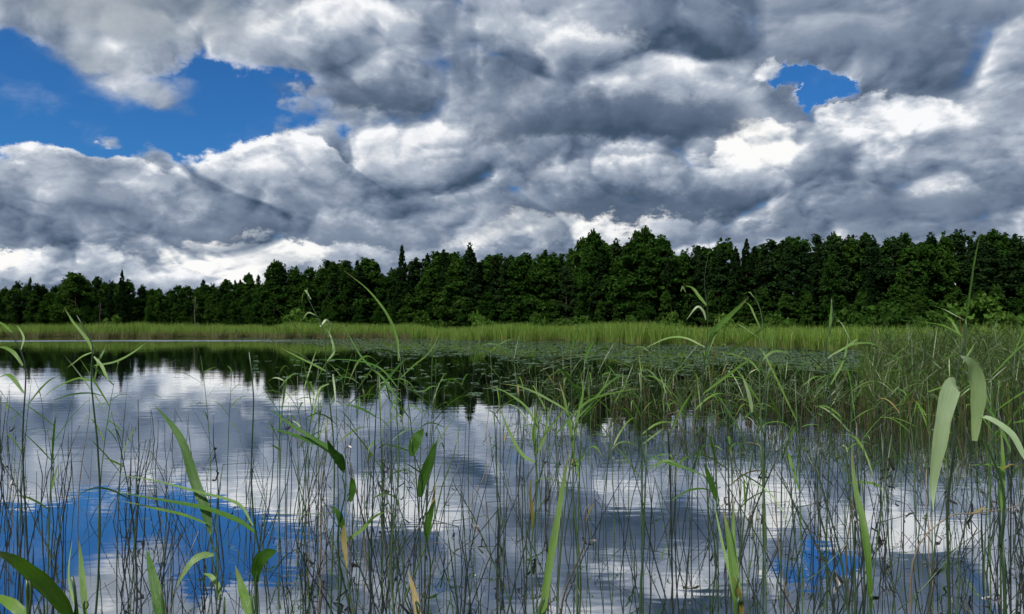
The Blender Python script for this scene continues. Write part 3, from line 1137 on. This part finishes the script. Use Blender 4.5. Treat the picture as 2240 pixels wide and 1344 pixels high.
def lily_carpet():
    n = 9000
    px = rng.uniform(520, 1990, n)
    far = shore(px) - 1.0
    near = np.interp(px, [520, 700, 900, 1300, 1990], [76, 52, 38, 31, 29]) + 4 * np.sin(px * .02)
    D = near + (far - near) * rng.random(n) ** 0.85
    den = np.interp(px, [520, 800, 2000], [.25, 1, 1])
    clump = 0.5 + 0.5 * np.sin(px * .013 + D * .5) * np.sin(D * .33 - px * .006)
    keep = (rng.random(n) < den * (0.35 + .75 * clump)) & (D > 20)
    px, D = px[keep], D[keep]
    Vs, Fs = [], []
    g = [pad_geo(0.14, 50 + k) for k in range(6)]
    ar = [np.array([tuple(v) for v in q[0]]) for q in g]
    ft = np.array(g[0][1])
    o = 0
    for a, d in zip(px, D):
        v = ar[rng.integers(6)] * rng.uniform(.7, 1.5)
        t = rng.uniform(0, 6.283)
        c, s = math.cos(t), math.sin(t)
        v = np.stack([v[:, 0] * c - v[:, 1] * s, v[:, 0] * s + v[:, 1] * c, v[:, 2] * rng.uniform(.3, 1.2)], 1)
        v += np.array([d * (a - 1120) / F, d, 0.004 + .02 * rng.random()])
        Vs.append(v)
        Fs.append(ft + o)
        o += len(v)
    ob = add('lily_pad_carpet', mesh_np('lily_pad_carpet', np.concatenate(Vs), [np.concatenate(Fs)], M['lily']))
    tag(ob, 'carpet of floating lily pads in front of the far reeds', 'lily pads', kind='stuff')


lily_carpet()


# ------------------------------------------------------------------ foreground: bare stalks in the water
def area(px):
    if px < 420:
        return 'at the left side'
    if px < 1000:
        return 'left of centre'
    if px < 1500:
        return 'in the middle'
    if px < 1900:
        return 'right of centre'
    return 'at the right side'


def stalk_proto(seed):
    rg = random.Random(seed)
    kink = seed % 7 in (0, 3)
    ax = []
    lean = rg.uniform(-.16, .16) if seed % 5 else rg.choice((-1, 1)) * rg.uniform(.2, .45)
    cur = rg.uniform(-.12, .12)
    for i in range(7):
        s = i / 6
        ax.append(Vector((lean * s + cur * s * s + rg.uniform(-.007, .007), rg.uniform(-.03, .03) * s, s * (1 - .4 * lean * lean) - 0.06)))
    if kink:
        b = ax[rg.choice((3, 4))].copy()
        i0 = rg.choice((3, 4))
        sg = rg.choice((-1, 1))
        ax = ax[:i0 + 1] + [ax[i0] + Vector((sg * rg.uniform(.12, .22), rg.uniform(-.05, .05), rg.uniform(-.28, .05)))]
        ax.append(ax[-1] + Vector((sg * rg.uniform(.05, .12), 0, rg.uniform(-.2, -.02))))
    n = len(ax)
    V, Fc = tube_geo(ax, [0.0044 * (1 - 0.55 * i / (n - 1)) for i in range(n)], 5)
    return V, Fc, kink, ax


SP = [stalk_proto(k) for k in range(32)]
SM = [[mesh_py('stem', v, f, M[m]) for (v, f, _, _) in SP] for m in ('stalk', 'stalkgreen', 'stalkdry')]


def crumple(seed):
    rg = random.Random(seed)
    V, Fc = [], []
    p = Vector((0, 0, 0))
    for i in range(5):
        V += [p + Vector((-.011 * rg.random(), rg.uniform(-.006, .006), 0)), p + Vector((.011 * rg.random(), rg.uniform(-.006, .006), 0.004))]
        p = p + Vector((rg.uniform(-.028, .028), rg.uniform(-.02, .02), rg.uniform(-.045, .012)))
    Fc = [(2 * i, 2 * i + 1, 2 * i + 3, 2 * i + 2) for i in range(4)]
    return mesh_py('withered_leaf', V, Fc, M['withered'])


CR = [crumple(k) for k in range(12)]
CLX = [20, 45, 130, 290, 370, 460, 560, 655, 670, 700, 790, 860, 880, 1010, 1090, 1130, 1200, 1300, 1410, 1480, 1590, 1640, 1700, 1780, 1830, 1870, 1930, 2010, 2080, 2120, 2160, 2200, 2235]


def stalk_spot():
    if random.random() < 0.68:
        px = random.choice(CLX) + random.gauss(0, 13)
    else:
        px = random.uniform(-20, 2260)
    D = 4.0 + 4.2 * random.random() ** 1.5
    if random.random() < 0.12:
        D = random.uniform(8, 11)
    return px, D


for i in range(290):
    px, D = stalk_spot()
    k = random.randrange(32)
    r = random.random()
    mi = 0 if r < 0.58 else (1 if r < 0.88 else 2)
    hgt = random.uniform(0.55, 1.22)
    colr = ('dark', 'green', 'straw-coloured')[mi]
    far = 'near' if D < 5.2 else ('further out' if D < 7 else 'far out')
    pose = 'broken, folded-over' if SP[k][2] else ('strongly slanting' if k % 5 == 0 else ('tall upright' if hgt > .9 else 'short upright'))
    lab = f'{pose} thin {colr} reed stalk {far} in the foreground water {area(px)}'
    e = thing('reed_stalk', lab, 'reed', (D * (px - 1120) / F, D, 0), random.uniform(-.5, .5) + (math.pi if random.random() < .5 else 0), 'bare reed stalks in the foreground water')
    th = random.uniform(0.6, 1.5)
    st = add('stem', SM[mi][k], e)
    st.scale = (th, th, 1)
    # keep lean in proportion: scale the whole thing by height, thickness by th
    e.scale = (max(hgt, .8), max(hgt, .8), hgt)
    if random.random() < 0.3:
        for j in range(random.randint(1, 4)):
            c = add('withered_leaf', random.choice(CR), e)
            ax = SP[k][3]
            q = random.uniform(0.2, 0.9) * (len(ax) - 1.01)
            p = ax[int(q)].lerp(ax[int(q) + 1], q - int(q))
            c.location = (p.x * th, p.y * th, p.z)
            c.rotation_euler = (random.uniform(-.6, .6), random.uniform(-.8, .8), random.uniform(0, 6.28))
            sc_ = random.uniform(.6, 1.5)
            c.scale = (sc_, sc_, sc_)

Vs, Fs, o = [], [], 0
for i in range(330):
    px, D = stalk_spot()
    v, f, _, _ = random.choice(SP)
    hgt = random.uniform(0.4, 1.1)
    s = random.choice((-1, 1))
    a = np.array([tuple(q) for q in v]) * np.array([s * max(hgt, .75), max(hgt, .75), hgt]) + np.array([D * (px - 1120) / F, D, 0])
    Vs += [Vector(q) for q in a]
    Fs += [tuple(q + o for q in ff) for ff in f]
    o += len(a)
tag(add('reed_stalk_thicket', mesh_py('reed_stalk_thicket', Vs, Fs, M['stalk'])), 'thicket of further thin dark reed stalks across the foreground water', 'reeds', kind='stuff')


# ------------------------------------------------------------------ foreground: slender leafy reeds
def leafy_reed(px, D, h, label, nl, group, sd, pale=0.06, top_spread=1.0):
    rg = random.Random(sd)
    e = thing('leafy_reed', label, 'reed', (D * (px - 1120) / F, D, 0), rg.uniform(0, 6.28), group)
    lx, ly = rg.uniform(-.12, .12) * h, rg.uniform(-.10, .10) * h
    ax = [Vector((lx * s * s, ly * s * s, -0.06 + (h + .06) * s)) for s in (0, .2, .4, .6, .8, 1)]
    V, Fc = tube_geo(ax, [0.0048, .0046, .0042, .0036, .0028, .0012], 5)
    add('stem', mesh_py('stem', V, Fc, M['stalkgreen' if rg.random() < .75 else 'stalk']), e)
    a0 = rg.uniform(0, 6.28)
    for j in range(nl):
        s = 1.0 - 0.52 * (j / max(1, nl)) ** 0.9 - (0.02 if j else 0)
        k = min(int(s * 5), 4)
        p = ax[k].lerp(ax[k + 1], s * 5 - k)
        az = a0 + j * 2.6 + rg.uniform(-.5, .5)
        d = Vector((math.cos(az), math.sin(az), 0))
        ln = rg.uniform(.16, .34) * (0.8 + .3 * (1 - abs(.75 - s)))
        up = rg.uniform(.2, 1.7)
        dr = rg.uniform(.0, 1.1)
        pts = [p, p + d * ln * .35 + Vector((0, 0, ln * (up * .35 - dr * .1))), p + d * ln * .7 + Vector((0, 0, ln * (up * .7 - dr * .42))), p + d * ln + Vector((0, 0, ln * (up - dr * .95)))]
        if rg.random() < .18:      # a leaf broken over
            pts[3] = pts[2] + d * ln * .06 - Vector((0, 0, ln * .3))
        m = M['leafpale'] if rg.random() < pale else (M['leafdark'] if rg.random() < .3 else M['leaf'])
        if rg.random() < .05:
            m = M['leafyellow']
        add('leaf', ribbon('leaf', pts, rg.uniform(.009, .017), (d.y * .3 + rg.uniform(-.4, .4), -0.5 + rg.uniform(-.4, .4), .9), m, 9, .45, 0, .18, rg.uniform(-.8, .8)), e)
    return e


LX = [15, 60, 110, 200, 235, 330, 480, 500, 620, 660, 690, 740, 800, 870, 905, 960, 1010, 1090, 1130, 1170, 1220, 1260, 1300, 1350, 1400, 1450, 1490, 1520, 1560, 1600, 1630, 1660, 1700, 1740, 1790, 1840, 1880, 1930, 1980, 2030, 2060, 2100, 2150, 2190, 2225]
i = 0
for px in LX:
    for r in range(1 if px < 560 else (3 if px < 1000 else 2)):
        i += 1
        p = px + random.gauss(0, 18)
        D = random.uniform(4.0, 9.0)
        top = random.uniform(765, 890) if p < 1450 else random.uniform(740, 870)
        h = CAMZ - (top - HOR) / F * D
        nl = random.randint(4, 8)
        lab = f"{'tall' if h > 1.45 else 'low'} slender green reed with {'few' if nl < 6 else 'many'} leaves {'near' if D < 5.2 else 'far out'} {area(p)}"
        leafy_reed(p, D, h, lab, nl, 'slender leafy reeds in the foreground', 100 + i)


# ------------------------------------------------------------------ foreground: the reeds one can pick out
def hero(label, stem, d, leaves, sw=9, mat='stalkgreen', group=None, tip_taper=0.35):
    """stem: photo points from the top down (or None); d: metres from the camera; leaves: (points base to tip, width in photo
    pixels, material, depth change towards the tip, facing)"""
    top = P(*stem[0], d)
    low = P(*stem[-1], d)
    foot = Vector((low.x + (low.x - P(*stem[-2], d).x) * 0.6, low.y + 0.02, 0.04 if low.y < 3.2 else -0.08))
    e = thing('broad_leaved_reed', label, 'reed', foot, 0.0, group or 'broad-leaved reeds close to the camera')
    ctrl = [foot] + [P(x, y, d) for (x, y) in reversed(stem)]
    ax = [q - foot for q in catmull(ctrl, 18)]
    r0 = sw * 0.85 / 2 / F * d
    ph = random.uniform(0, 6)
    for i, q in enumerate(ax):
        if 0 < i < 17:
            q.x += 0.007 * d / 2 * math.sin(ph + i * 0.9)
    V, Fc = tube_geo(ax, [r0 * (1 - (1 - tip_taper) * i / 17) for i in range(18)], 7)
    add('stem', mesh_py('stem', V, Fc, M[mat]), e)
    for lf in leaves:
        pts, w, m = lf[:3]
        dd = lf[3] if len(lf) > 3 else 0.12
        face = lf[4] if len(lf) > 4 else (0.1, -0.85, 0.6)
        kw = lf[5] if len(lf) > 5 else {}
        npt = len(pts) - 1
        q = [P(x, y, d + dd * (k / npt) ** 1.2) - foot for k, (x, y) in enumerate(pts)]
        a = dict(n=22, base_w=.4, fold=.2, twist=random.uniform(-.25, .25))
        a.update(kw)
        add('leaf', ribbon('leaf', q, w * (0.72 if d > 2.3 else 0.92) / F * d, face, M[m], **a), e)
    return e


# left
hero('big reed leaf arching in from the lower left corner', [(158, 1352), (165, 1380)], 1.25,
     [([(160, 1362), (128, 1312), (78, 1262), (30, 1225), (-30, 1200)], 36, 'leaf', -.1)], 12)
hero('short broad reed leaf cut by the bottom left corner', [(60, 1365), (64, 1390)], 1.2,
     [([(62, 1372), (38, 1332), (8, 1312), (-20, 1300)], 26, 'leaf', .05)], 10)
hero('narrow light green blade standing near the bottom left', [(186, 1330), (190, 1390)], 1.9,
     [([(188, 1360), (182, 1290), (177, 1230), (172, 1180)], 15, 'leaf', .15), ([(189, 1370), (160, 1310), (150, 1250), (158, 1180)], 6, 'leaflight', .15)], 8)
hero('stiff dark green blade rising from the bottom edge, left of the curled pale leaf', [(352, 1345), (356, 1390)], 1.5,
     [([(355, 1375), (345, 1310), (332, 1250), (320, 1200)], 27, 'leafdark', .1, (.35, -.9, .3), dict(peak=.25))], 11)
hero('reed with a long upright dark leaf and a short curled pale leaf', [(462, 1165), (470, 1220), (482, 1305), (486, 1390)], 1.9,
     [([(461, 1168), (448, 1110), (425, 1050), (400, 970), (372, 925), (335, 884)], 24, 'leafdark', .2, (.4, -.9, .2), dict(peak=.3)),
      ([(468, 1214), (440, 1216), (412, 1238), (384, 1288)], 17, 'leaflight', -.05),
      ([(482, 1300), (474, 1276), (460, 1260), (444, 1254)], 13, 'leaflight', .05),
      ([(452, 1146), (400, 1126), (330, 1110), (255, 1094)], 7, 'leaf', .2)], 8)
hero('tall green reed with two long leaves sweeping left and one short broad leaf', [(545, 770), (552, 950), (559, 1160), (563, 1250), (566, 1390)], 1.8,
     [([(560, 1166), (520, 1138), (450, 1112), (360, 1095), (245, 1074)], 14, 'leafdark', .25, (.1, -.6, .9)),
      ([(553, 1150), (520, 1102), (430, 1075), (330, 1050), (225, 1036)], 9, 'leaflight', .3, (.1, -.5, .9)),
      ([(560, 1274), (562, 1240), (578, 1216), (608, 1204)], 30, 'leafdark', -.03, (.1, -.95, .3), dict(peak=.55, n=14))], 8)
hero('mid green blade at the bottom edge beside the tall green reed', [(552, 1344), (556, 1390)], 1.6,
     [([(556, 1368), (540, 1322), (528, 1282), (514, 1236)], 24, 'leaf', .1, (.3, -.9, .3))], 10)
hero('reed with a star of narrow leaves over the dark water at the left', [(168, 690), (196, 752), (205, 830), (212, 1000), (214, 1300), (214, 1390)], 3.3,
     [([(205, 775), (190, 742), (160, 705), (140, 672)], 9, 'leaf', .2), ([(204, 770), (180, 780), (160, 795), (146, 806)], 7, 'leaflight', .1),
      ([(206, 800), (250, 792), (290, 772), (322, 748)], 8, 'leaflight', .2), ([(205, 780), (222, 800), (232, 822), (240, 836)], 9, 'leaflight', -.1),
      ([(208, 836), (170, 828), (120, 850), (85, 880)], 8, 'leaf', .3), ([(207, 830), (215, 790), (226, 770), (234, 752)], 8, 'leaf', .1)], 7)
hero('bent reed at the left edge with drooping tips', [(20, 720), (45, 760), (52, 850), (56, 1050), (58, 1390)], 3.0,
     [([(28, 730), (14, 716), (0, 706), (-20, 702)], 8, 'leaf', .2), ([(50, 800), (30, 772), (8, 760), (-10, 762)], 11, 'leaf', .1),
      ([(52, 860), (30, 830), (14, 820), (-12, 830)], 12, 'leaf', .1), ([(46, 765), (52, 740), (44, 722), (36, 712)], 6, 'leaflight', .1)], 6, 'stalk')
# centre left
hero('tall reed whose top leaf leans left against the dark forest', [(872, 770), (874, 860), (868, 1000), (862, 1180), (860, 1390)], 2.7,
     [([(872, 790), (868, 742), (848, 690), (805, 635), (748, 588)], 11, 'leaf', .3, (.5, -.8, .4)),
      ([(873, 880), (840, 830), (790, 780), (745, 700)], 8, 'leafdark', .3), ([(872, 850), (830, 805), (770, 788), (690, 787)], 6, 'leafdark', .3),
      ([(873, 830), (905, 800), (940, 770), (968, 716)], 5, 'leaf', .2)], 6)
hero('wispy reed with pale curled tips against the forest left of centre', [(672, 630), (690, 690), (712, 760), (722, 860), (726, 1050), (728, 1390)], 3.2,
     [([(700, 715), (714, 700), (722, 715), (718, 742)], 7, 'leafpale', .05), ([(680, 655), (668, 636), (662, 645), (660, 665)], 6, 'leaflight', .1),
      ([(716, 790), (730, 770), (726, 745), (716, 720)], 8, 'leaflight', .1), ([(718, 815), (690, 800), (650, 780), (610, 760)], 7, 'leaf', .2),
      ([(720, 840), (700, 850), (690, 880), (684, 910)], 7, 'leaflight', -.1), ([(690, 690), (676, 684), (668, 690), (662, 702)], 5, 'leaflight', 0)], 5)
hero('reed with a dark drooping leaf cluster left of centre', [(752, 1030), (748, 1100), (742, 1230), (740, 1390)], 2.1,
     [([(752, 1034), (738, 1002), (705, 976), (640, 950), (578, 934)], 16, 'leafdark', .25, (.2, -.6, .8)),
      ([(753, 1034), (730, 990), (690, 962), (630, 925), (585, 890)], 11, 'leafdark', .25),
      ([(752, 1030), (742, 1005), (728, 990), (716, 962)], 24, 'leafdark', -.05), ([(766, 1098), (770, 1080), (771, 1060), (769, 1042)], 16, 'leafdark', 0, (.1, -1, .1), dict(peak=.5, n=12)),
      ([(752, 1166), (746, 1138), (736, 1118), (720, 1106)], 15, 'leafdark', 0), ([(753, 1150), (752, 1180), (756, 1215), (759, 1246)], 13, 'leafyellow', -.05),
      ([(748, 1190), (790, 1160), (820, 1130), (852, 1118)], 9, 'leaf', .1)], 7)
hero('reed with three short dark spear-shaped leaves one above the other', [(900, 960), (918, 1060), (934, 1180), (936, 1390)], 2.0,
     [([(900, 998), (905, 976), (914, 956), (928, 938)], 27, 'leafdark', 0, (.1, -1, .1), dict(peak=.5, n=14)),
      ([(919, 1088), (925, 1050), (940, 1008), (956, 964)], 24, 'leafdark', 0, (.1, -1, .1), dict(peak=.45, n=14)),
      ([(934, 1184), (934, 1155), (941, 1125), (950, 1092)], 18, 'leafdark', 0, (.1, -1, .1), dict(peak=.45, n=14)),
      ([(935, 1130), (945, 1105), (950, 1080), (954, 1050)], 7, 'leafyellow', .05)], 6, 'stalk')
hero('yellowing blade at the bottom edge left of the middle', [(912, 1344), (916, 1390)], 1.8,
     [([(918, 1378), (912, 1330), (904, 1290), (892, 1245)], 17, 'leafyellow', .1)], 9)
# centre
hero('bright green reed fan standing in the middle', [(1172, 885), (1172, 990), (1168, 1150), (1166, 1390)], 2.6,
     [([(1172, 990), (1168, 950), (1172, 920), (1170, 880)], 15, 'leaf', .05, (.1, -1, .2), dict(peak=.5)),
      ([(1170, 1012), (1140, 992), (1112, 940), (1088, 880)], 11, 'leaf', .15), ([(1171, 1000), (1190, 960), (1198, 920), (1212, 870)], 9, 'leaf', .1),
      ([(1172, 930), (1150, 890), (1110, 860), (1066, 842)], 8, 'leaf', .2), ([(1166, 1160), (1164, 1120), (1160, 1080), (1163, 1036)], 10, 'leafyellow', .0)], 6)
hero('long pale green blade slanting up from the bottom edge right of the middle', [(1186, 1344), (1184, 1390)], 1.7,
     [([(1184, 1372), (1196, 1275), (1214, 1165), (1232, 1060), (1248, 968)], 19, 'leaf', .2, (.1, -.95, .3), dict(base_w=.8, peak=.3))], 12)
hero('reed with wide-spread stiff leaves in the middle of the picture', [(1245, 880), (1252, 960), (1262, 1150), (1266, 1390)], 2.8,
     [([(1250, 912), (1290, 876), (1340, 860), (1405, 850)], 8, 'leaf', .2), ([(1250, 905), (1210, 880), (1150, 850), (1088, 838)], 8, 'leaf', .2),
      ([(1256, 990), (1248, 940), (1236, 880), (1222, 830)], 10, 'leaf', .1), ([(1252, 905), (1238, 925), (1225, 940), (1212, 956)], 8, 'leafdark', -.05),
      ([(1256, 960), (1266, 900), (1275, 860), (1270, 815)], 8, 'leaf', .2), ([(1254, 925), (1290, 885), (1322, 845), (1340, 800)], 7, 'leaf', .2)], 6)
hero('reed bending an arched thin leaf over the water right of the middle', [(1540, 1038), (1552, 1090), (1560, 1200), (1562, 1390)], 2.4,
     [([(1542, 1042), (1500, 1024), (1450, 1010), (1405, 990)], 9, 'leafdark', .2), ([(1500, 1025), (1462, 1008), (1436, 1016), (1410, 1034)], 8, 'leaf', .05),
      ([(1567, 1096), (1560, 1070), (1550, 1040), (1540, 1012)], 17, 'leafdark', 0, (.1, -1, .2), dict(peak=.5))], 6)
# right
hero('upright bundle of light green blades at the bottom right of the middle', [(1612, 1260), (1616, 1320), (1618, 1390)], 1.8,
     [([(1617, 1375), (1612, 1290), (1598, 1200), (1580, 1100)], 24, 'leaf', .15, (.2, -.95, .2), dict(base_w=.8)),
      ([(1618, 1375), (1614, 1270), (1604, 1180), (1606, 1080)], 14, 'leaf', .2), ([(1616, 1370), (1600, 1270), (1578, 1180), (1560, 1090)], 10, 'leaflight', .2),
      ([(1620, 1376), (1622, 1330), (1614, 1290), (1606, 1262)], 14, 'leafyellow', .0)], 12)
hero('tall dark reed with a silvery torn leaf against the forest right of centre', [(1550, 520), (1547, 600), (1545, 680), (1540, 800), (1545, 950), (1548, 1390)], 2.9,
     [([(1545, 668), (1532, 652), (1514, 630), (1496, 624)], 12, 'leaf', .1), ([(1544, 700), (1538, 680), (1524, 672), (1500, 702)], 8, 'leafpale', 0),
      ([(1500, 640), (1494, 628), (1492, 630), (1488, 640)], 6, 'leaflight', 0), ([(1543, 735), (1570, 715), (1606, 682), (1640, 648)], 18, 'leaf', .2, (.3, -.9, .4)),
      ([(1542, 760), (1500, 740), (1460, 740), (1400, 768)], 8, 'leaflight', .2), ([(1541, 790), (1560, 740), (1570, 720), (1574, 690)], 9, 'leaf', .1),
      ([(1540, 860), (1580, 830), (1620, 800), (1660, 770)], 9, 'leaf', .2)], 4, 'stalk', None, .2)
hero('thin reed with a hooked tip right of the tall dark reed', [(1640, 640), (1662, 664), (1664, 760), (1668, 900), (1670, 1390)], 3.0,
     [([(1650, 652), (1640, 640), (1630, 642), (1622, 646)], 5, 'leaflight', .1), ([(1664, 720), (1650, 690), (1640, 668), (1626, 660)], 6, 'leaf', .1),
      ([(1665, 790), (1690, 770), (1720, 772), (1745, 800)], 8, 'leaflight', .1), ([(1645, 902), (1642, 880), (1634, 850), (1622, 816)], 13, 'leafpale', .0),
      ([(1666, 820), (1640, 790), (1600, 775), (1560, 770)], 8, 'leaf', .2)], 5)
hero('short reed spike standing before the wide shrub', [(1818, 655), (1815, 720), (1812, 800), (1812, 1000), (1814, 1390)], 3.2,
     [([(1814, 730), (1816, 705), (1818, 680), (1820, 648)], 8, 'leaf', .05), ([(1813, 780), (1850, 760), (1870, 745), (1880, 742)], 7, 'leaflight', .1),
      ([(1812, 850), (1840, 800), (1850, 770), (1856, 730)], 7, 'leaf', .1)], 5)
hero('reed with one long narrow twisted leaf near the right', [(1906, 1300), (1908, 1390)], 1.9,
     [([(1906, 1330), (1898, 1215), (1888, 1140), (1870, 1060), (1862, 975)], 20, 'leaf', .2, (.4, -.9, .2), dict(base_w=.5, twist=.9))], 8)
hero('tall reed at the right with a spear-like top leaf and a broad pale hanging leaf', [(2112, 700), (2104, 770), (2092, 900), (2078, 1060), (2079, 1390)], 1.15,
     [([(2108, 760), (2114, 690), (2126, 610), (2136, 550), (2145, 500)], 13, 'leaf', .12, (.7, -.7, .1)),
      ([(2094, 842), (2084, 846), (2066, 905), (2052, 985), (2044, 1060), (2040, 1120)], 46, 'leafpale', -.05, (.15, -.95, .35), dict(base_w=.45, peak=.25, fold=.1)),
      ([(2106, 745), (2080, 700), (2060, 690), (2040, 680)], 8, 'leaf', .1), ([(2104, 735), (2070, 715), (2030, 706), (1990, 700)], 7, 'leaf', .1),
      ([(2109, 700), (2090, 690), (2060, 675), (2040, 668)], 6, 'leafpale', .1)], 8, 'stalk')
hero('reed at the right edge with two pale bent leaves and a yellow level blade', [(2134, 900), (2160, 960), (2188, 1060), (2194, 1200), (2196, 1390)], 1.05,
     [([(2132, 965), (2138, 900), (2140, 845), (2126, 800), (2098, 778)], 36, 'leafpale', -.03, (-.35, -.9, .35), dict(base_w=.3, peak=.55, fold=.08)),
      ([(2138, 908), (2172, 918), (2210, 948), (2238, 990), (2262, 1040)], 30, 'leafpale', -.08, (.35, -.75, .7), dict(base_w=.25, fold=.08)),
      ([(2190, 1024), (2170, 1018), (2145, 1016), (2118, 1019)], 9, 'leaf', .05), ([(2190, 1026), (2215, 1017), (2240, 1019), (2290, 1026)], 16, 'leafyellow', -.05, (0, -.6, .9)),
      ([(2192, 1120), (2192, 1060), (2194, 1000), (2188, 930)], 13, 'leaf', .1)], 10)
hero('fallen brown stem leaning across the stalks at the lower right', [(2230, 1105), (2150, 1122), (2070, 1132), (2010, 1200), (1990, 1390)], 2.3, [([(2120, 1126), (2140, 1118), (2150, 1112), (2165, 1116)], 6, 'leafyellow', 0)], 6, 'stalkdry')
hero('pale straw stem slanting up from the bottom right of the middle', [(1290, 1100), (1275, 1180), (1240, 1300), (1215, 1390)], 2.6, [([(1282, 1140), (1288, 1120), (1296, 1105), (1300, 1090)], 5, 'leafyellow', 0)], 7, 'stalkdry')
